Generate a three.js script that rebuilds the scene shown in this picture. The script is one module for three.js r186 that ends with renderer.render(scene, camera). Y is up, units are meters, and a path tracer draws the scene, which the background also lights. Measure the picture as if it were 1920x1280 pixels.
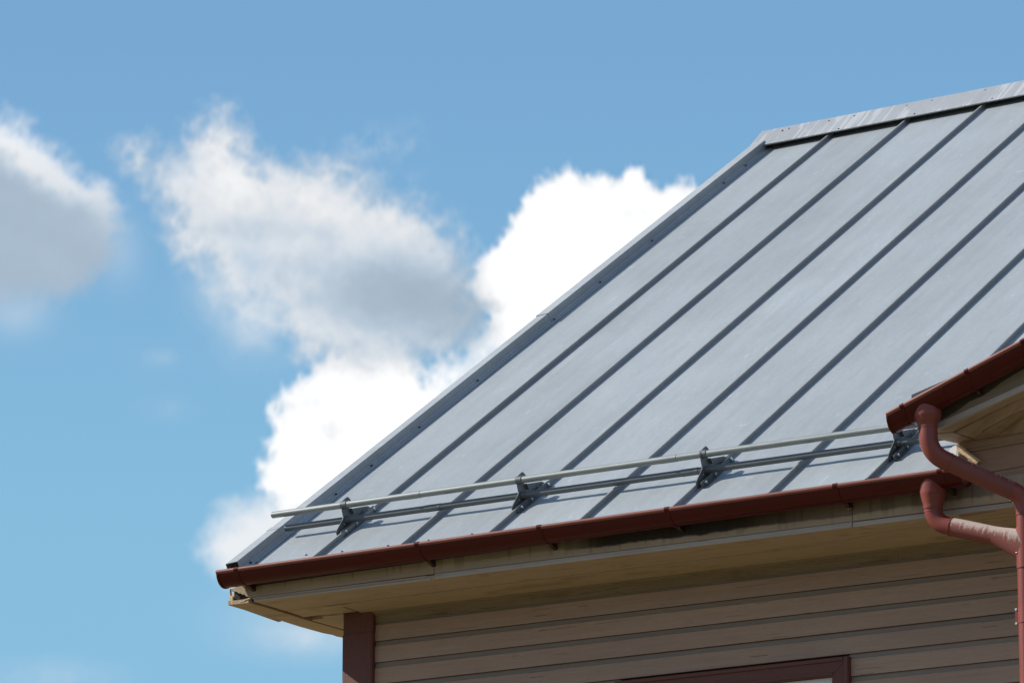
import * as THREE from 'three';
import { ImprovedNoise } from 'three/addons/math/ImprovedNoise.js';
import { mergeGeometries, toCreasedNormals } from 'three/addons/utils/BufferGeometryUtils.js';

// The eave line of the main roof is x; y is up; z points out of the front of the house. Heights are given from the eave, which is EAVE above the ground.
const EAVE = 7.193;
const V3 = (x, y, z) => new THREE.Vector3(x, y, z);

// ---- camera, sky, sun, exposure -----------------------------------------------------------------
const scene = new THREE.Scene();
const camera = new THREE.PerspectiveCamera(2 * Math.atan(640 / 9000) * 180 / Math.PI, 1.5, 0.5, 6000);
camera.position.set(12.345, EAVE - 5.593, 18.974);
camera.up.set(0, 1, 0);
const AHEAD = V3(-0.4994, 0.1974, -0.8436).normalize();
camera.lookAt(camera.position.clone().add(AHEAD));
camera.setViewOffset(1920, 1280, 0, -800, 1920, 1280);      // a shift lens, so that uprights stay upright
const renderer = new THREE.WebGLRenderer({ antialias: true });
renderer.setSize(1024, 682);
renderer.toneMapping = THREE.LinearToneMapping;
renderer.toneMappingExposure = 1.25;
renderer.shadowMap.enabled = true;
renderer.shadowMap.type = THREE.PCFSoftShadowMap;

const TO_SUN = V3(-0.763, 0.584, 0.277).normalize();
const sun = new THREE.DirectionalLight(new THREE.Color().setRGB(1, 0.95, 0.87), 5);
sun.position.set(3, EAVE, 0).addScaledVector(TO_SUN, 60);
sun.target.position.set(3, EAVE, 0);
sun.castShadow = true;
sun.shadow.mapSize.set(4096, 4096);
Object.assign(sun.shadow.camera, { left: -14, right: 14, top: 14, bottom: -14, near: 1, far: 140 });
sun.shadow.bias = -0.0005;
scene.add(sun, sun.target);

let seed = 20240607;
const rnd = () => { seed = (seed + 0x6d2b79f5) | 0; let t = Math.imul(seed ^ (seed >>> 15), 1 | seed); t = (t + Math.imul(t ^ (t >>> 7), 61 | t)) ^ t; return ((t ^ (t >>> 14)) >>> 0) / 4294967296; };
const span = (a, b) => a + (b - a) * rnd();

// ---- clouds -------------------------------------------------------------------------------------
const perlin = new ImprovedNoise();
function fbm(x, y, z, oct, gain = 0.5) {
  let a = 1, s = 0, n = 0;
  for (let i = 0; i < oct; i++) { s += a * perlin.noise(x, y, z + i * 7.31); n += a; a *= gain; x *= 2.03; y *= 2.03; z *= 2.03; }
  return s / n;                                             // about -0.6 .. 0.6
}
function billow(x, y, z, oct) {
  let a = 1, s = 0, n = 0;
  for (let i = 0; i < oct; i++) { s += a * (1 - 2 * Math.abs(perlin.noise(x, y, z + i * 5.17))); n += a; a *= 0.52; x *= 2.07; y *= 2.07; }
  return s / n;
}
const step = (a, b, x) => { const t = Math.min(1, Math.max(0, (x - a) / (b - a))); return t * t * (3 - 2 * t); };
const mix = (a, b, t) => a + (b - a) * t;
function inside(poly, x, y) {                               // signed distance to an outline, positive inside
  let d = 1e9, c = false;
  for (let i = 0, j = poly.length - 1; i < poly.length; j = i++) {
    const [xi, yi] = poly[i], [xj, yj] = poly[j], ex = xj - xi, ey = yj - yi, wx = x - xi, wy = y - yi;
    const t = Math.min(1, Math.max(0, (wx * ex + wy * ey) / (ex * ex + ey * ey)));
    d = Math.min(d, (wx - ex * t) ** 2 + (wy - ey * t) ** 2);
    if ((yi > y) !== (yj > y) && x < ex * (y - yi) / ey + xi) c = !c;
  }
  return (c ? 1 : -1) * Math.sqrt(d);
}
const spot = (x, y, cx, cy, rx, ry) => Math.exp(-(((x - cx) / rx) ** 2) - ((y - cy) / ry) ** 2);
const LEFT = [[-420, 330], [-250, 240], [-90, 190], [10, 222], [60, 232], [105, 285], [160, 318], [205, 335], [238, 380], [246, 430], [225, 480], [170, 545], [90, 575], [0, 590], [-160, 600], [-360, 560]];
const MIDDLE = [[225, 292], [262, 268], [300, 292], [345, 290], [366, 246], [420, 220], [446, 246], [470, 285], [505, 306], [560, 312], [600, 296], [640, 300], [690, 342], [745, 372], [815, 398], [862, 445], [884, 500], [902, 545], [930, 578], [915, 630], [850, 662], [770, 690], [690, 700], [615, 690], [562, 668], [530, 618], [500, 570], [440, 560], [400, 520], [345, 478], [318, 430], [300, 372], [262, 318]];
const BRIGHT = [[880, 540], [905, 488], [935, 462], [962, 412], [985, 378], [1012, 350], [1022, 336], [1058, 316], [1090, 324], [1112, 330], [1140, 336], [1166, 334], [1188, 314], [1208, 322], [1222, 344], [1246, 356], [1270, 338], [1300, 342], [1350, 390], [1500, 420], [1560, 620], [1300, 900], [900, 900], [940, 640], [925, 590]];
const LOWER = [[648, 640], [672, 622], [705, 630], [742, 640], [768, 672], [800, 720], [860, 760], [1000, 760], [900, 1000], [640, 1030], [520, 985], [505, 930], [492, 890], [498, 845], [510, 815], [508, 765], [545, 722], [580, 705], [620, 668]];
const NECK = [[790, 720], [830, 690], [858, 668], [890, 640], [925, 612], [965, 560], [1010, 560], [1000, 760], [840, 820]];
const WISP = [[385, 1035], [410, 1000], [440, 965], [490, 950], [560, 940], [640, 980], [560, 1090], [440, 1075]];
function cloudsAt(x, y) {                                   // [cover, brightness, warmth] of the clouds towards one direction; x, y are thousandths of a right angle or so
  const wx = x + 26 * fbm(x / 95, y / 95, 1.7, 4) + 8 * fbm(x / 24, y / 24, 4.2, 3), wy = y + 26 * fbm(x / 95, y / 95, 9.1, 4) + 8 * fbm(x / 24, y / 24, 6.6, 3);
  const n1 = fbm(x / 70, y / 70, 3.3, 5, 0.58), n2 = fbm(x / 160, y / 130, 12.1, 5), b1 = billow(x / 46, y / 46, 2.2, 4), fine = fbm(x / 18, y / 18, 21, 3);
  let cover = 0, light = 0.9, out = [0, 0.8, 0];
  const over = (c, l, warm) => { const a = out[0] * (1 - c) + c; if (a > 1e-4) { out[1] = (out[1] * out[0] * (1 - c) + l * c) / a; out[2] = (out[2] * out[0] * (1 - c) + warm * c) / a; } out[0] = a; };
  // far bright cumulus
  const hard = (poly, w, bump) => { const s = inside(poly, x + (wx - x) * 0.55, y + (wy - y) * 0.55) + bump * (b1 - 0.45) + 3.5 * fine; return step(-w * 0.9, w, s); };
  const c4 = hard(BRIGHT, 12, 18), c5 = hard(LOWER, 18, 24), c6 = hard(NECK, 24, 44);
  over(c6 * (0.72 + 0.28 * step(-0.2, 0.2, n1)), 1.02 + 0.2 * n1, 0.6);
  over(c4, 1.06 + 0.16 * n1 + 0.14 * (b1 - 0.45) - 0.12 * (1 - step(0, 30, inside(BRIGHT, wx, wy))), 0.7);
  over(c5, 1.08 + 0.16 * n1 + 0.14 * (b1 - 0.45) - 0.1 * spot(x, y, 620, 815, 18, 22) - 0.1 * (1 - step(0, 40, inside(LOWER, wx, wy))), 0.7);
  const sw = inside(WISP, wx, wy) + 40 * n1;
  over(0.92 * step(-42, 40, sw), 0.9, 0.3);
  // near soft cloud in the middle
  const b2 = billow(x / 21, y / 21, 14.2, 3), sm = inside(MIDDLE, wx, wy) + 38 * n1 + 28 * (b1 - 0.4) + 7 * (b2 - 0.4) + 4 * fine;
  let cm = step(-36, 50, sm) * (0.96 + 0.1 * n2);
  cm *= 1 - 0.34 * spot(x, y, 465, 490, 40, 40) - 0.3 * spot(x, y, 330, 305, 50, 34) - 0.28 * spot(x, y, 640, 348, 34, 14) - 0.2 * spot(x, y, 440, 590, 60, 40);
  const grey = 0.2 * spot(x, y, 685, 552, 110, 54) + 0.26 * spot(x, y, 840, 590, 105, 66) + 0.12 * spot(x, y, 600, 432, 80, 24) + 0.12 * spot(x, y, 760, 520, 130, 60) + 0.1 * spot(x, y, 470, 430, 70, 26);
  const streak = fbm((x + y * 0.7) / 150, (y - x * 0.45) / 52, 31, 5, 0.6);
  cm *= 1 - 0.5 * step(0.0, 0.42, -streak) * step(90, 0, sm);
  const lm = 0.755 + 0.07 * streak + 0.14 * spot(x, y, 425, 325, 75, 70) + 0.14 * spot(x, y, 670, 425, 150, 42) + 0.07 * spot(x, y, 560, 355, 150, 44) - grey * (1 + 0.5 * n1) - 0.1 * step(70, 0, sm) + 0.11 * n2 + 0.1 * n1 + 0.05 * (b1 - 0.45);
  over(Math.min(1, Math.max(0, cm)), lm, step(0.66, 0.86, lm));
  // grey cloud on the left
  const sl = inside(LEFT, wx, wy) + 36 * n1 + 12 * (b1 - 0.4) + 3 * fine - 6, under = step(490, 665, y + 50 * n2);
  const cl = step(-26, 42, sl) * (0.95 - 0.55 * under);
  const rim = step(105, 10, sl + 30 * n2) * step(480, 330, y);
  const ll = mix(0.49, 0.9, rim) + 0.08 * spot(x, y, 20, 270, 90, 50) + 0.1 * n2 + 0.05 * n1;
  over(Math.min(1, cl), ll, -0.4 + 1.1 * rim);
  // thin veils
  const veil = 0.34 * spot(x, y, 693, 272, 44, 26) * step(-0.1, 0.35, n1 + 0.1) + 0.2 * spot(x, y, 770, 282, 26, 50) * step(-0.2, 0.4, n1) + 0.1 * spot(x, y, 295, 672, 34, 18) * (1 + 2 * n1) + 0.06 * spot(x, y, 310, 765, 40, 20) * (1 + 2 * n1) + 0.2 * spot(x, y, 225, 470, 40, 60)
    + 0.34 * spot(x, y, 570, 1195, 95, 34) * (0.8 + n1) + 0.22 * spot(x, y, 90, 1275, 120, 36) * (0.8 + n1) + 0.26 * spot(x, y, 30, 590, 60, 40) + 0.55 * spot(x, y, 480, 590, 62, 70) * (0.8 + 1.2 * n1) + 0.3 * spot(x, y, 400, 540, 50, 50) * (0.8 + n1) + 0.2 * spot(x, y, 560, 1160, 140, 60);
  over(Math.min(1, Math.max(0, veil)), 0.84, 0);
  return out;
}
function cloudColor(light, warm) {                          // linear; white in the sun, blue grey in its own shade
  const w = Math.min(1, Math.max(-1, warm)), l = light < 0.6 ? 0.44 + 0.16 * Math.exp((light - 0.6) / 0.16) : light;
  const t = step(0.5, 0.92, l);
  return [l * mix(0.78, 0.97, t) * (1 + 0.02 * w), l * mix(0.955, 0.993, t), l * mix(1.14, 1.02, t) * (1 - 0.015 * w)];
}
// The air: pale at the horizon, deeper blue overhead, a broad glow round the sun.
function airAt(d) {
  const e = Math.max(0, d.y), t = Math.pow(1 - e, 3.2), up = step(0.18, 0.9, e);
  const low = step(0.2, 0.0, e), glow = Math.pow(Math.max(0, d.dot(TO_SUN)), 14);
  const k = step(0.225, 0.36, e);                           // from 13 to 21 degrees up the air goes from pale to middle blue
  let r = mix(mix(0.25, 0.2, k), 0.115, up), g = mix(mix(0.515, 0.41, k), 0.27, up), b = mix(mix(0.735, 0.668, k), 0.53, up);
  r = mix(r, 0.5, low * 0.8); g = mix(g, 0.66, low * 0.8); b = mix(b, 0.78, low * 0.8);
  return [r + 0.5 * glow, g + 0.48 * glow, b + 0.44 * glow];
}
function paintSky() {
  const W = 4096, H = 4096, data = new Float32Array(W * H * 4), shown = new Uint8Array(W * H);
  // The texture's own pole is set above the clouds that show largest, where its texels lie closest.
  const heading = Math.atan2(AHEAD.x, -AHEAD.z), pole = 34.5 * Math.PI / 180;
  const turn = new THREE.Quaternion().setFromAxisAngle(V3(0, 1, 0), -heading).multiply(new THREE.Quaternion().setFromAxisAngle(V3(1, 0, 0), pole - Math.PI / 2));
  const right = V3(0.8605, 0, -0.5095), over = V3(0.1006, 0.9803, 0.1698), d = V3(0, 0, 0);
  const towards = (u, v) => { const la = (v - 0.5) * Math.PI, lo = (u - 0.5) * 2 * Math.PI; return d.set(Math.cos(la) * Math.cos(lo), Math.sin(la), Math.cos(la) * Math.sin(lo)).applyQuaternion(turn); };
  const general = (q) => {                                  // fair-weather clouds all round the sky, as in the part that is seen
    const air = airAt(q), s = 7.5, y = q.y * 1.9;
    const w = fbm(q.x * 3, y * 3, q.z * 3 + 5, 3) * 0.35;
    const n = fbm(q.x * s * 0.45 + w, y * s * 0.6 + w, q.z * s * 0.45 + 11, 5, 0.55), c = step(0.08, 0.26, n) * step(-0.02, 0.1, q.y);
    const light = 0.72 + 0.9 * (n - 0.1) + 0.25 * fbm(q.x * 5, y * 5 + 3, q.z * 5, 3);
    const col = cloudColor(Math.min(1.1, light), 0.2);
    return [mix(air[0], col[0], c * 0.92), mix(air[1], col[1], c * 0.92), mix(air[2], col[2], c * 0.92)];
  };
  const N = 1024, coarse = new Float32Array(N * (N / 2 + 2) * 3);
  for (let j = 0; j < N / 2 + 2; j++) for (let i = 0; i < N; i++) {
    const c = general(towards(i / N, 0.5 + (j - 1) / N)), at = (j * N + i) * 3;
    for (let k = 0; k < 3; k++) coarse[at + k] = c[k];
  }
  // the half that lies behind: clear air, one mean colour
  const clear = [0.29, 0.42, 0.57];
  for (let j = 0; j < H; j++) {
    const v = (j + 0.5) / H;
    for (let i = 0; i < W; i++) {
      const at = (j * W + i) * 4, u = (i + 0.5) / W;
      data[at + 3] = 1;
      if (v < 0.5) { for (let k = 0; k < 3; k++) data[at + k] = clear[k]; continue; }
      const fx = u * N, fy = (v - 0.5) * N + 1, x0 = Math.floor(fx), y0 = Math.min(N / 2, Math.floor(fy)), ax = fx - x0, ay = Math.min(1, fy - y0);
      for (let k = 0; k < 3; k++) {
        const p = (y0 * N + x0 % N) * 3 + k, q = (y0 * N + (x0 + 1) % N) * 3 + k;
        data[at + k] = mix(mix(coarse[p], coarse[q], ax), mix(coarse[p + N * 3], coarse[q + N * 3], ax), ay);
      }
      if (v < 0.8) continue;
      towards(u, v);
      const z = d.dot(AHEAD); if (z < 0.9) continue;
      const px = 960 + 9000 * d.dot(right) / z, py = 1440 - 9000 * d.dot(over) / z;   // tenths of a milliradian from the middle of the clouds
      const w = step(-330, -60, px) * step(2250, 1980, px) * step(-250, -40, py) * step(1560, 1340, py);
      if (w <= 0) continue;
      if (w === 1) shown[j * W + i] = 1;
      const c = cloudsAt(px, py), col = cloudColor(c[1], c[2]), air = airAt(d);
      for (let k = 0; k < 3; k++) data[at + k] = mix(data[at + k], mix(air[k], col[k], c[0]), w);
    }
  }
  // what a lens draws crisply must not be softened by the texels: sharpen the part that shows large
  const from = Math.floor(0.8 * H), before = data.slice(from * W * 4), was = (j, i, k) => before[((j - from) * W + (i + W) % W) * 4 + k];
  for (let j = from + 1; j < H - 1; j++) for (let i = 0; i < W; i++) if (shown[j * W + i]) for (let k = 0; k < 3; k++) {
    const c = was(j, i, k), a = (was(j - 1, i, k) + was(j + 1, i, k) + was(j, i - 1, k) + was(j, i + 1, k)) / 4;
    data[(j * W + i) * 4 + k] = Math.max(0.05, c + 0.6 * Math.max(-0.12, Math.min(0.12, c - a)));
  }
  for (let i = 0; i < data.length; i += 4) for (let k = 0; k < 3; k++) data[i + k] /= renderer.toneMappingExposure;
  const tex = new THREE.DataTexture(data, W, H, THREE.RGBAFormat, THREE.FloatType);
  tex.mapping = THREE.EquirectangularReflectionMapping;
  tex.magFilter = tex.minFilter = THREE.LinearFilter;
  tex.wrapS = THREE.RepeatWrapping;
  tex.needsUpdate = true;
  scene.background = tex;
  scene.environment = tex;
  scene.backgroundRotation.setFromQuaternion(turn);
  scene.environmentRotation.setFromQuaternion(turn);
}
paintSky();

// ---- helpers ------------------------------------------------------------------------------------
const SLOPE = 0.59418, UP = V3(0, Math.sin(SLOPE), -Math.cos(SLOPE)), OUT = V3(0, Math.cos(SLOPE), Math.sin(SLOPE));
const RIDGE = 6.93, SAG = -0.0147;                          // the old timber falls a little towards the right
const roofAt = (x, a, b = 0) => V3(x, 0, 0).addScaledVector(UP, a).addScaledVector(OUT, b);
const used = new Map();
function numbered(name) { const n = used.get(name) ?? 0; used.set(name, n + 1); return n ? `${name}_${String(n).padStart(3, '0')}` : name; }
function thing(name, label, category, at, group) {
  const o = new THREE.Group(); o.name = numbered(name); o.position.set(at.x, at.y + EAVE, at.z); o.userData = { label, category };
  if (group) o.userData.group = group;
  scene.add(o); return o;
}
function part(parent, name, geometry, material, label) {    // geometry is given in house axes
  let root = parent; while (root.parent && root.parent !== scene) root = root.parent;
  const g = geometry; g.translate(-root.position.x, -(root.position.y - EAVE), -root.position.z);
  const m = new THREE.Mesh(g, material); m.name = name; m.castShadow = m.receiveShadow = true;
  if (label) m.userData.label = label;
  parent.add(m); return m;
}
// A cross-section [[p, q], ...] in the axes P and Q, drawn out along the vector W; uv in metres, moved by (du, dv).
function prism(poly, O, P, Q, W, { du = 0, dv = 0, open = false, crease = 0, tint = null } = {}) {
  let area = 0; for (let i = 0, j = poly.length - 1; i < poly.length; j = i++) area += poly[j][0] * poly[i][1] - poly[i][0] * poly[j][1];
  const turned = area * P.clone().cross(Q).dot(W) < 0, col = [], shade = (i) => tint && tint(turned ? (poly.length - 2 - i + poly.length) % poly.length : i);
  if (turned) poly = poly.slice().reverse();
  const pos = [], uv = [], L = W.length(), n = poly.length, pt = (k, w) => O.clone().addScaledVector(P, poly[k][0]).addScaledVector(Q, poly[k][1]).addScaledVector(W, w);
  let run = 0;
  for (let i = 0; i < n; i++) {
    const k = (i + 1) % n, len = Math.hypot(poly[k][0] - poly[i][0], poly[k][1] - poly[i][1]);
    if (!(open && i === n - 1)) {
      const a = pt(i, 0), b = pt(k, 0), c = pt(k, 1), d = pt(i, 1);
      pos.push(a, b, c, a, c, d); uv.push([0, run], [0, run + len], [L, run + len], [0, run], [L, run + len], [L, run]);
      if (tint) for (let q = 0; q < 6; q++) col.push(...shade(i));
    }
    run += len;
  }
  if (!open) for (const t of THREE.ShapeUtils.triangulateShape(poly.map((p) => new THREE.Vector2(...p)), [])) {
    const flip = THREE.ShapeUtils.isClockWise(t.map((k) => new THREE.Vector2(...poly[k])));
    const s = (area * P.clone().cross(Q).dot(W) < 0 ? -1 : 1) * 1;
    const o = P.clone().cross(Q).dot(W) > 0 ? !flip : flip;
    const up = o ? t : [t[0], t[2], t[1]];
    for (const k of up) { pos.push(pt(k, 1)); uv.push(poly[k]); }
    for (const k of [up[0], up[2], up[1]]) { pos.push(pt(k, 0)); uv.push(poly[k]); }
  }
  const g = new THREE.BufferGeometry();
  g.setAttribute('position', new THREE.Float32BufferAttribute(pos.flatMap((v) => v.toArray()), 3));
  g.setAttribute('uv', new THREE.Float32BufferAttribute(uv.flatMap(([a, b]) => [a + du, b + dv]), 2));
  if (tint) { while (col.length < pos.length * 3) col.push(1); g.setAttribute('color', new THREE.Float32BufferAttribute(col, 3)); }
  g.computeVertexNormals();
  return crease ? toCreasedNormals(g, crease) : g;
}
const X = V3(1, 0, 0), Y = V3(0, 1, 0), Z = V3(0, 0, 1);
// A board along x whose faces are slightly eased: from x0 to x1, front at z, bottom at y, thickness t, height h.
function board(x0, x1, y, h, z, t, fall = SAG, opt = {}) {
  const e = Math.min(0.002, t / 5, h / 5);
  return prism([[0, e], [0, h - e], [-e, h], [-t, h], [-t, 0], [-e, 0]], V3(x0, y + fall * x0, z), Z, Y, V3(x1 - x0, fall * (x1 - x0), 0), { du: span(0, 9), dv: span(0, 9), ...opt });
}
const box = (w, h, d) => new THREE.BoxGeometry(w, h, d);
// A tube through points with given radii; corners are rounded before by bend().
function bend(corners, reach, steps = 9) {
  const out = [corners[0]];
  for (let i = 1; i < corners.length - 1; i++) {
    const c = corners[i], r = Array.isArray(reach) ? reach[i - 1] : reach;
    const a = c.clone().add(corners[i - 1].clone().sub(c).setLength(r)), b = c.clone().add(corners[i + 1].clone().sub(c).setLength(r));
    for (let k = 0; k <= steps; k++) { const t = k / steps; out.push(a.clone().multiplyScalar((1 - t) ** 2).addScaledVector(c, 2 * t * (1 - t)).addScaledVector(b, t * t)); }
  }
  out.push(corners[corners.length - 1]); return out;
}
function tube(points, radius, sides = 28, caps = true, uv0 = 0) {
  const P = [], N = [], UV = [], I = [], n = points.length; let side = null, run = uv0;
  for (let i = 0; i < n; i++) {
    const t = points[Math.min(n - 1, i + 1)].clone().sub(points[Math.max(0, i - 1)]).normalize();
    if (!side) side = Math.abs(t.y) < 0.9 ? V3(0, 1, 0).cross(t).normalize() : V3(1, 0, 0);
    side = side.clone().addScaledVector(t, -side.dot(t)).normalize();
    const other = t.clone().cross(side), r = typeof radius === 'function' ? radius(i / (n - 1)) : radius;
    if (i) run += points[i].distanceTo(points[i - 1]);
    for (let k = 0; k <= sides; k++) {
      const f = k / sides * 2 * Math.PI, d = side.clone().multiplyScalar(Math.cos(f)).addScaledVector(other, Math.sin(f));
      P.push(...points[i].clone().addScaledVector(d, r).toArray()); N.push(...d.toArray()); UV.push(run, k / sides * 2 * Math.PI * 0.05);
      if (i && k) { const a = (i - 1) * (sides + 1) + k - 1, b = a + 1, c = a + sides + 1, e = c + 1; I.push(a, b, c, b, e, c); }
    }
  }
  const g = new THREE.BufferGeometry();
  if (caps) for (const [i, s] of [[0, -1], [n - 1, 1]]) {
    const t = points[Math.min(n - 1, i + 1)].clone().sub(points[Math.max(0, i - 1)]).normalize().multiplyScalar(s), m = P.length / 3, base = i * (sides + 1);
    P.push(...points[i].toArray()); N.push(...t.toArray()); UV.push(0, 0);
    for (let k = 0; k <= sides; k++) { P.push(P[(base + k) * 3], P[(base + k) * 3 + 1], P[(base + k) * 3 + 2]); N.push(...t.toArray()); UV.push(0, 0); if (k) s > 0 ? I.push(m, m + k, m + k + 1) : I.push(m, m + k + 1, m + k); }
  }
  g.setAttribute('position', new THREE.Float32BufferAttribute(P, 3)); g.setAttribute('normal', new THREE.Float32BufferAttribute(N, 3)); g.setAttribute('uv', new THREE.Float32BufferAttribute(UV, 2)); g.setIndex(I);
  return g;
}
function place(g, O, P, Q, R) { return g.applyMatrix4(new THREE.Matrix4().makeBasis(P, Q, R).setPosition(O)); }

// ---- materials ----------------------------------------------------------------------------------
const hash = (x, y, s) => { let h = Math.imul(x, 374761393) + Math.imul(y, 668265263) + Math.imul(s, 2147483647); h = Math.imul(h ^ (h >>> 13), 1274126177); return ((h ^ (h >>> 16)) >>> 0) / 4294967296; };
function tile(u, v, nu, nv, s) {                            // value noise that repeats after one unit, nu by nv cells
  const x = u * nu, y = v * nv, i = Math.floor(x), j = Math.floor(y), a = x - i, b = y - j, m = (k, n) => ((k % n) + n) % n;
  const f = a * a * (3 - 2 * a), g = b * b * (3 - 2 * b), h = (p, q) => hash(m(p, nu), m(q, nv), s);
  return mix(mix(h(i, j), h(i + 1, j), f), mix(h(i, j + 1), h(i + 1, j + 1), f), g);
}
const layers = (u, v, nu, nv, s, n, gain = 0.55) => { let a = 1, t = 0, w = 0; for (let k = 0; k < n; k++) { t += a * tile(u, v, nu << k, nv << k, s + k * 17); w += a; a *= gain; } return t / w; };
function texture(w, h, size, f, srgb = false) {             // f(u, v) -> grey or [r, g, b], linear; size in metres
  const data = new Uint8Array(w * h * 4);
  for (let j = 0; j < h; j++) for (let i = 0; i < w; i++) {
    const c = f((i + 0.5) / w, (j + 0.5) / h), at = (j * w + i) * 4;
    for (let k = 0; k < 3; k++) data[at + k] = Math.max(0, Math.min(255, Math.round(255 * (c.length ? c[k] : c))));
    data[at + 3] = 255;
  }
  const t = new THREE.DataTexture(data, w, h); t.wrapS = t.wrapT = THREE.RepeatWrapping; t.magFilter = THREE.LinearFilter; t.minFilter = THREE.LinearMipmapLinearFilter; t.generateMipmaps = true;
  t.repeat.set(1 / size[0], 1 / size[1]); t.needsUpdate = true; return t;
}
const rgb = (r, g, b) => new THREE.Color().setRGB(r, g, b);
const mat = (o) => new THREE.MeshStandardMaterial({ metalness: 0, side: THREE.DoubleSide, ...o });
// painted timber: brush marks and grain along u, fine cracks, flaked spots
const grainMap = texture(2048, 1024, [2.4, 1.2], (u, v) => {
  const grain = layers(u, v, 6, 96, 3, 4, 0.7), cloud = layers(u, v, 5, 5, 41, 4), fine = layers(u, v, 60, 256, 77, 2), wisp = tile(u, v, 14, 220, 9);
  const crack = tile(u, v, 10, 150, 91) > 0.93 && tile(u, v, 30, 300, 92) > 0.4 ? 0.6 : 1, fleck = tile(u, v, 420, 260, 55) > 0.955 ? 0.72 : 1;
  const k = (0.6 + 0.16 * grain + 0.16 * cloud + 0.1 * fine - 0.05 * (wisp > 0.86)) * crack * fleck, warm = layers(u, v, 4, 7, 63, 3) - 0.5;
  return [k * (1 + 0.04 * warm), k, k * (1 - 0.07 * warm)];
});
const stainMap = texture(2048, 1024, [2.4, 1.2], (u, v) => {  // the same paint, more weathered: brown stains, knots, splits along the grain
  const grain = layers(u, v, 6, 80, 103, 4, 0.7), cloud = layers(u, v, 7, 9, 141, 5, 0.6), fine = layers(u, v, 60, 256, 177, 2);
  const split = tile(u, v, 9, 120, 191) > 0.9 && tile(u, v, 40, 240, 192) > 0.45 ? 0.55 : 1, knot = tile(u, v, 90, 60, 195) > 0.985 ? 0.5 : 1, stain = step(0.55, 0.72, cloud);
  const k = (0.58 + 0.22 * grain + 0.1 * fine + 0.12 * cloud) * split * knot * (1 - 0.24 * stain);
  return [k, k * (1 - 0.05 * stain), k * (1 - 0.14 * stain)];
});
const grainBump = texture(1024, 1024, [1.2, 0.6], (u, v) => 0.5 * layers(u, v, 5, 90, 5, 4, 0.7) + 0.5 * layers(u, v, 80, 120, 6, 2));
const timber = (color, more = {}) => mat({ color, map: grainMap, bumpMap: grainBump, bumpScale: 0.0012, roughness: 0.75, ...more });
const M = {};
const BEIGE = [0.475, 0.337, 0.25];
M.siding = [0.96, 1.0, 1.05].map((k) => timber(rgb(BEIGE[0] * k, BEIGE[1] * k, BEIGE[2] * k), { vertexColors: true }));
M.soffit = timber(rgb(0.57, 0.42, 0.285), { map: stainMap });
M.fascia = timber(rgb(0.5, 0.41, 0.3));
const grime = texture(2048, 128, [8.2, 0.26], (u, v) => {   // paint over timber, black mould hanging down from the gutter; v counts up from 0.2 below the eave
  const x = u * 8.2 - 0.5, y = v * 0.26, grain = 0.6 + 0.2 * layers(u, v, 12, 40, 3, 4, 0.7) + 0.2 * layers(u, v, 40, 3, 8, 4);
  const wet = (0.3 * step(0.6, 1.0, x) + 0.7 * step(1.25, 1.6, x)) * (1 - 0.35 * step(2.2, 2.9, x)) * step(3.75, 3.5, x), reach = 0.03 * wet * layers(u, v * 0.2, 26, 2, 33, 4) + 0.012 * layers(u, 0.3, 60, 1, 36, 3);
  const edge = y - (0.2 - 0.083 - reach - 0.008 * layers(u, v, 300, 16, 39, 3)), k = step(-0.007, 0.006, edge) * (0.4 + 0.6 * wet), run = step(0.62, 0.85, tile(u, v, 420, 2, 44)) * step(-0.05, 0.0, edge) * 0.25;
  const g = grain * (1 - (0.25 + 0.68 * wet) * k) * (1 - run);
  return [g, g * (1 - 0.03 * k), g * (1 - 0.1 * run)];
});
M.fasciaFront = mat({ color: rgb(0.5, 0.395, 0.275), map: grime, bumpMap: grainBump, bumpScale: 0.0012, roughness: 0.8 });
const onFront = (g) => { const p = g.attributes.position, u = g.attributes.uv; for (let i = 0; i < p.count; i++) u.setXY(i, p.getX(i) + 0.5, p.getY(i) - SAG * p.getX(i) + 0.2); return g; };
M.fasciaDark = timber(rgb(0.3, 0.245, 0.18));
M.strip = timber(rgb(0.52, 0.47, 0.42));
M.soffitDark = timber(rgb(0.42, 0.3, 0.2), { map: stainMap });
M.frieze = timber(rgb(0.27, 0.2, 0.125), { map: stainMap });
M.brown = timber(rgb(0.155, 0.05, 0.034), { roughness: 0.6 });
M.bareWood = timber(rgb(0.75, 0.55, 0.33), { roughness: 0.9, bumpScale: 0.003 });
M.dark = mat({ color: rgb(0.03, 0.027, 0.024), roughness: 0.95 });
M.mould = timber(rgb(0.07, 0.062, 0.045), { roughness: 0.95 });
// zinc-grey coated roof sheet: soft streaks down the slope, a few pale scratches
const sheet = (streaks) => texture(1024, 2048, [2, 4], (u, v) => {
  const run = layers(u, v, 40, 6, 21, 3), cloud = layers(u, v, 3, 5, 22, 4), fine = layers(u, v, 200, 260, 24, 2);
  let k = 0.56 + 0.12 * run + 0.26 * cloud + 0.08 * fine;
  const a = u * 1 + v * 2, scratch = tile(u, v, 50, 60, 31) > 0.93 && tile(u, v, 300, 60, 32) > 0.6 ? 0.16 : 0;
  k += scratch;
  if (streaks) { const s = tile(u, v, 160, 14, 51) * layers(u, v, 9, 8, 52, 3); k += 0.8 * step(0.28, 0.46, s) - 0.04 * tile(u, v, 30, 4, 53); }
  return [k * (1 - 0.02 * cloud), k, k * (1 + 0.03 * run)];
});
const sheetMap = sheet(false), capMap = sheet(true);
const dents = texture(512, 1024, [2, 4], (u, v) => 0.8 * layers(u, v, 5, 7, 71, 3) + 0.2 * layers(u, v, 60, 60, 72, 2));
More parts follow.
